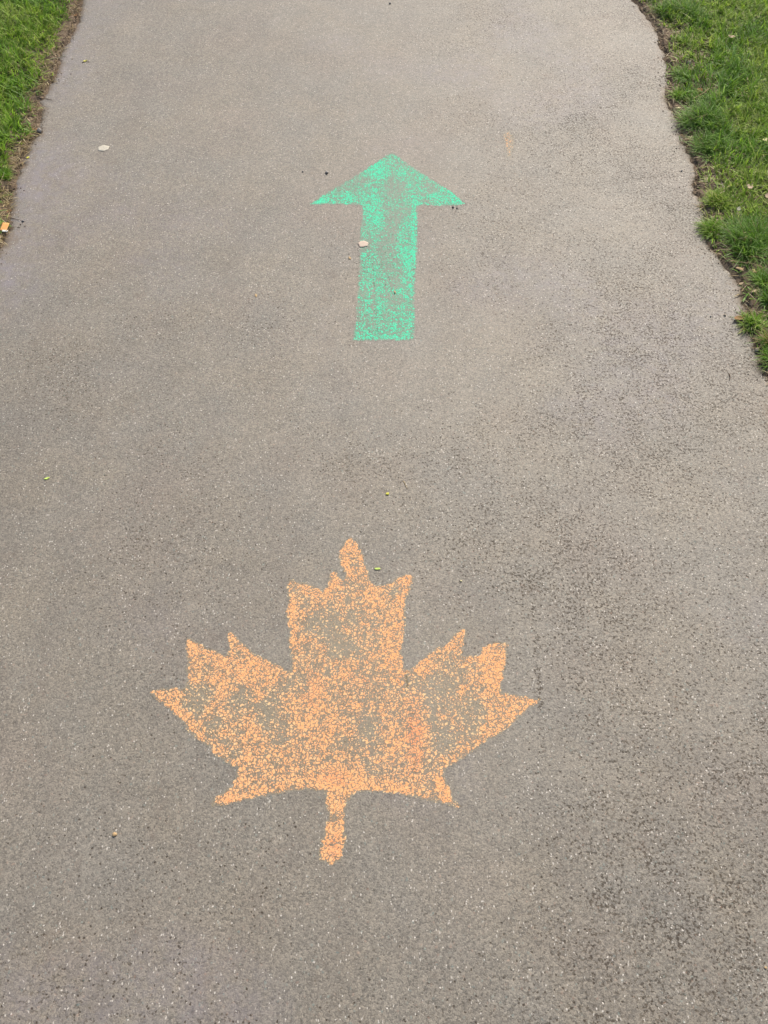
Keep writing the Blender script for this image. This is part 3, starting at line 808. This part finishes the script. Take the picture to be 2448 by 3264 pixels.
blob('dry_leaf', 2320, 155, .013, .009, -15, M['leaf_pale'], 'pale tan leaf in the grass near the upper right', 'dry leaf', .001, 'leaf', seed=18, curl=.4, zoff=.022)
blob('dry_leaf', 2354, 1019, .017, .008, 18, M['leaf_brown'], 'curled brown leaf on the asphalt at the right edge notch', 'dry leaf', .001, 'leaf', seed=19, curl=.35, zoff=.004)
blob('dry_leaf', 2430, 1160, .013, .0050, -38, M['leaf_pale'], 'pale pointed leaf lying on the path edge, lowest on the right', 'dry leaf', .001, 'leaf', seed=20, curl=.2, zoff=.003)
blob('dry_leaf', 2342, 700, .010, .006, 70, M['leaf_grey'], 'grey-green leaf in the grass above the tall dark tuft', 'dry leaf', .001, 'leaf', seed=21, curl=.3, zoff=.03)
blob('dry_leaf', 2374, 642, .010, .010, 70, M['leaf_pale'], 'bleached star-shaped leaf bit above the grey-green leaf', 'dry leaf', .001, 'leaf', seed=22, curl=.3, zoff=.034, lump=.5)
blob('dry_leaf', 2437, 655, .012, .008, 100, M['leaf_pale'], 'crumpled pale leaf at the right frame edge in the grass', 'dry leaf', .001, 'leaf', seed=23, curl=.4, zoff=.015)
blob('dry_leaf', 2362, 905, .008, .004, 30, M['leaf_pale'], 'small pale leaf bit on the soil below the wood chips', 'dry leaf', .001, 'leaf', seed=24, curl=.3, zoff=.003)
blob('wood_chip', 2398, 874, .0050, .0088, 5, M['wood'], 'pale upright wood chip on the bare soil, right of the flat chip', 'wood chip', .0028, 'square', seed=25, zoff=.003)
blob('wood_chip', 2355, 867, .0105, .0060, -35, M['wood'], 'flat tan wood chip at the left of the bare soil patch', 'wood chip', .002, 'square', seed=26, zoff=.003, lump=.2)
blob('wood_chip', 2412, 853, .016, .0050, -25, M['wood'], 'long tan wood chip under the twig on the bare soil', 'wood chip', .002, 'leaf', seed=27, zoff=.003, lump=.2)
blob('wood_chip', 2386, 846, .008, .004, 30, M['wood'], 'small pale wood chip left of the long tan chip', 'wood chip', .002, 'leaf', seed=28, zoff=.003, lump=.2)
blob('wood_chip', 2400, 940, .012, .004, 30, M['leaf_pale'], 'thin grey-tan wood sliver on the soil between the two lower tufts', 'wood chip', .002, 'leaf', seed=29, zoff=.003, lump=.2)
blob('tan_fleck', 1115, 823, .0030, .0068, 22, M['wood'], 'thin tan fleck on the asphalt just below left of the gum on the arrow', 'fleck', .001, 'leaf', seed=31)
blob('tan_fleck', 1259, 933, .0022, .0050, 5, M['wood'], 'small tan fleck lying inside the lower arrow shaft', 'fleck', .001, 'leaf', seed=32, zoff=.002)
blob('tan_fleck', 816, 942, .0032, .0070, 12, M['wood'], 'tan fleck on bare asphalt far left of the arrow foot', 'fleck', .001, 'leaf', seed=33)
# twigs and straws
stick('twig', [(119, 312), (145, 316), (166, 320)], .0013, M['twig'], 'thin dark twig poking from the left grass onto the path', 'twig')
stick('twig', [(163, 197), (186, 187), (212, 178)], .0013, M['leaf_grey'], 'grey twig at the left edge near the ragged yellow petal', 'twig')
stick('twig', [(34, 695), (54, 700), (72, 706)], .0008, M['twig'], 'hair-thin twig beside the orange card scrap', 'twig')
stick('twig', [(2321, 842), (2360, 847), (2400, 856), (2428, 863)], .0016, M['wood'], 'long tan twig lying across the bare soil with wood chips', 'twig', zlift=.005)
stick('twig', [(2400, 882), (2420, 870), (2440, 858)], .0015, M['wood'], 'short twig slanting up beside the upright wood chip', 'twig', zlift=.006)
stick('twig', [(2324, 1192), (2327, 1203), (2325, 1212)], .0012, M['twig'], 'short dark twig on bare asphalt near the lowest grass', 'twig')
stick('dry_straw', [(2204, 333), (2235, 316), (2262, 302), (2284, 298)], .0016, M['straw'], 'long pale straw across the bare soil below the reddish leaf', 'straw', zlift=.012)
stick('dry_straw', [(2268, 786), (2292, 784), (2316, 780)], .0010, M['straw'], 'thin straw sticking out onto the path under the tall dark tuft', 'straw', zlift=.002)
stick('dry_straw', [(10, 668), (20, 655), (26, 645)], .0016, M['straw'], 'short pale straw at the left edge above the card scrap', 'straw')
stick('dry_straw', [(1286, 1468 + 66), (1300, 1560)], .0007, M['straw'], 'tiny pale straw right of the small yellow petal', 'straw')
stick('dry_straw', [(2352, 1068), (2366, 1052), (2382, 1036)], .0010, M['straw'], 'thin straw reaching from the lone ragged tuft onto the path', 'straw', zlift=.002)
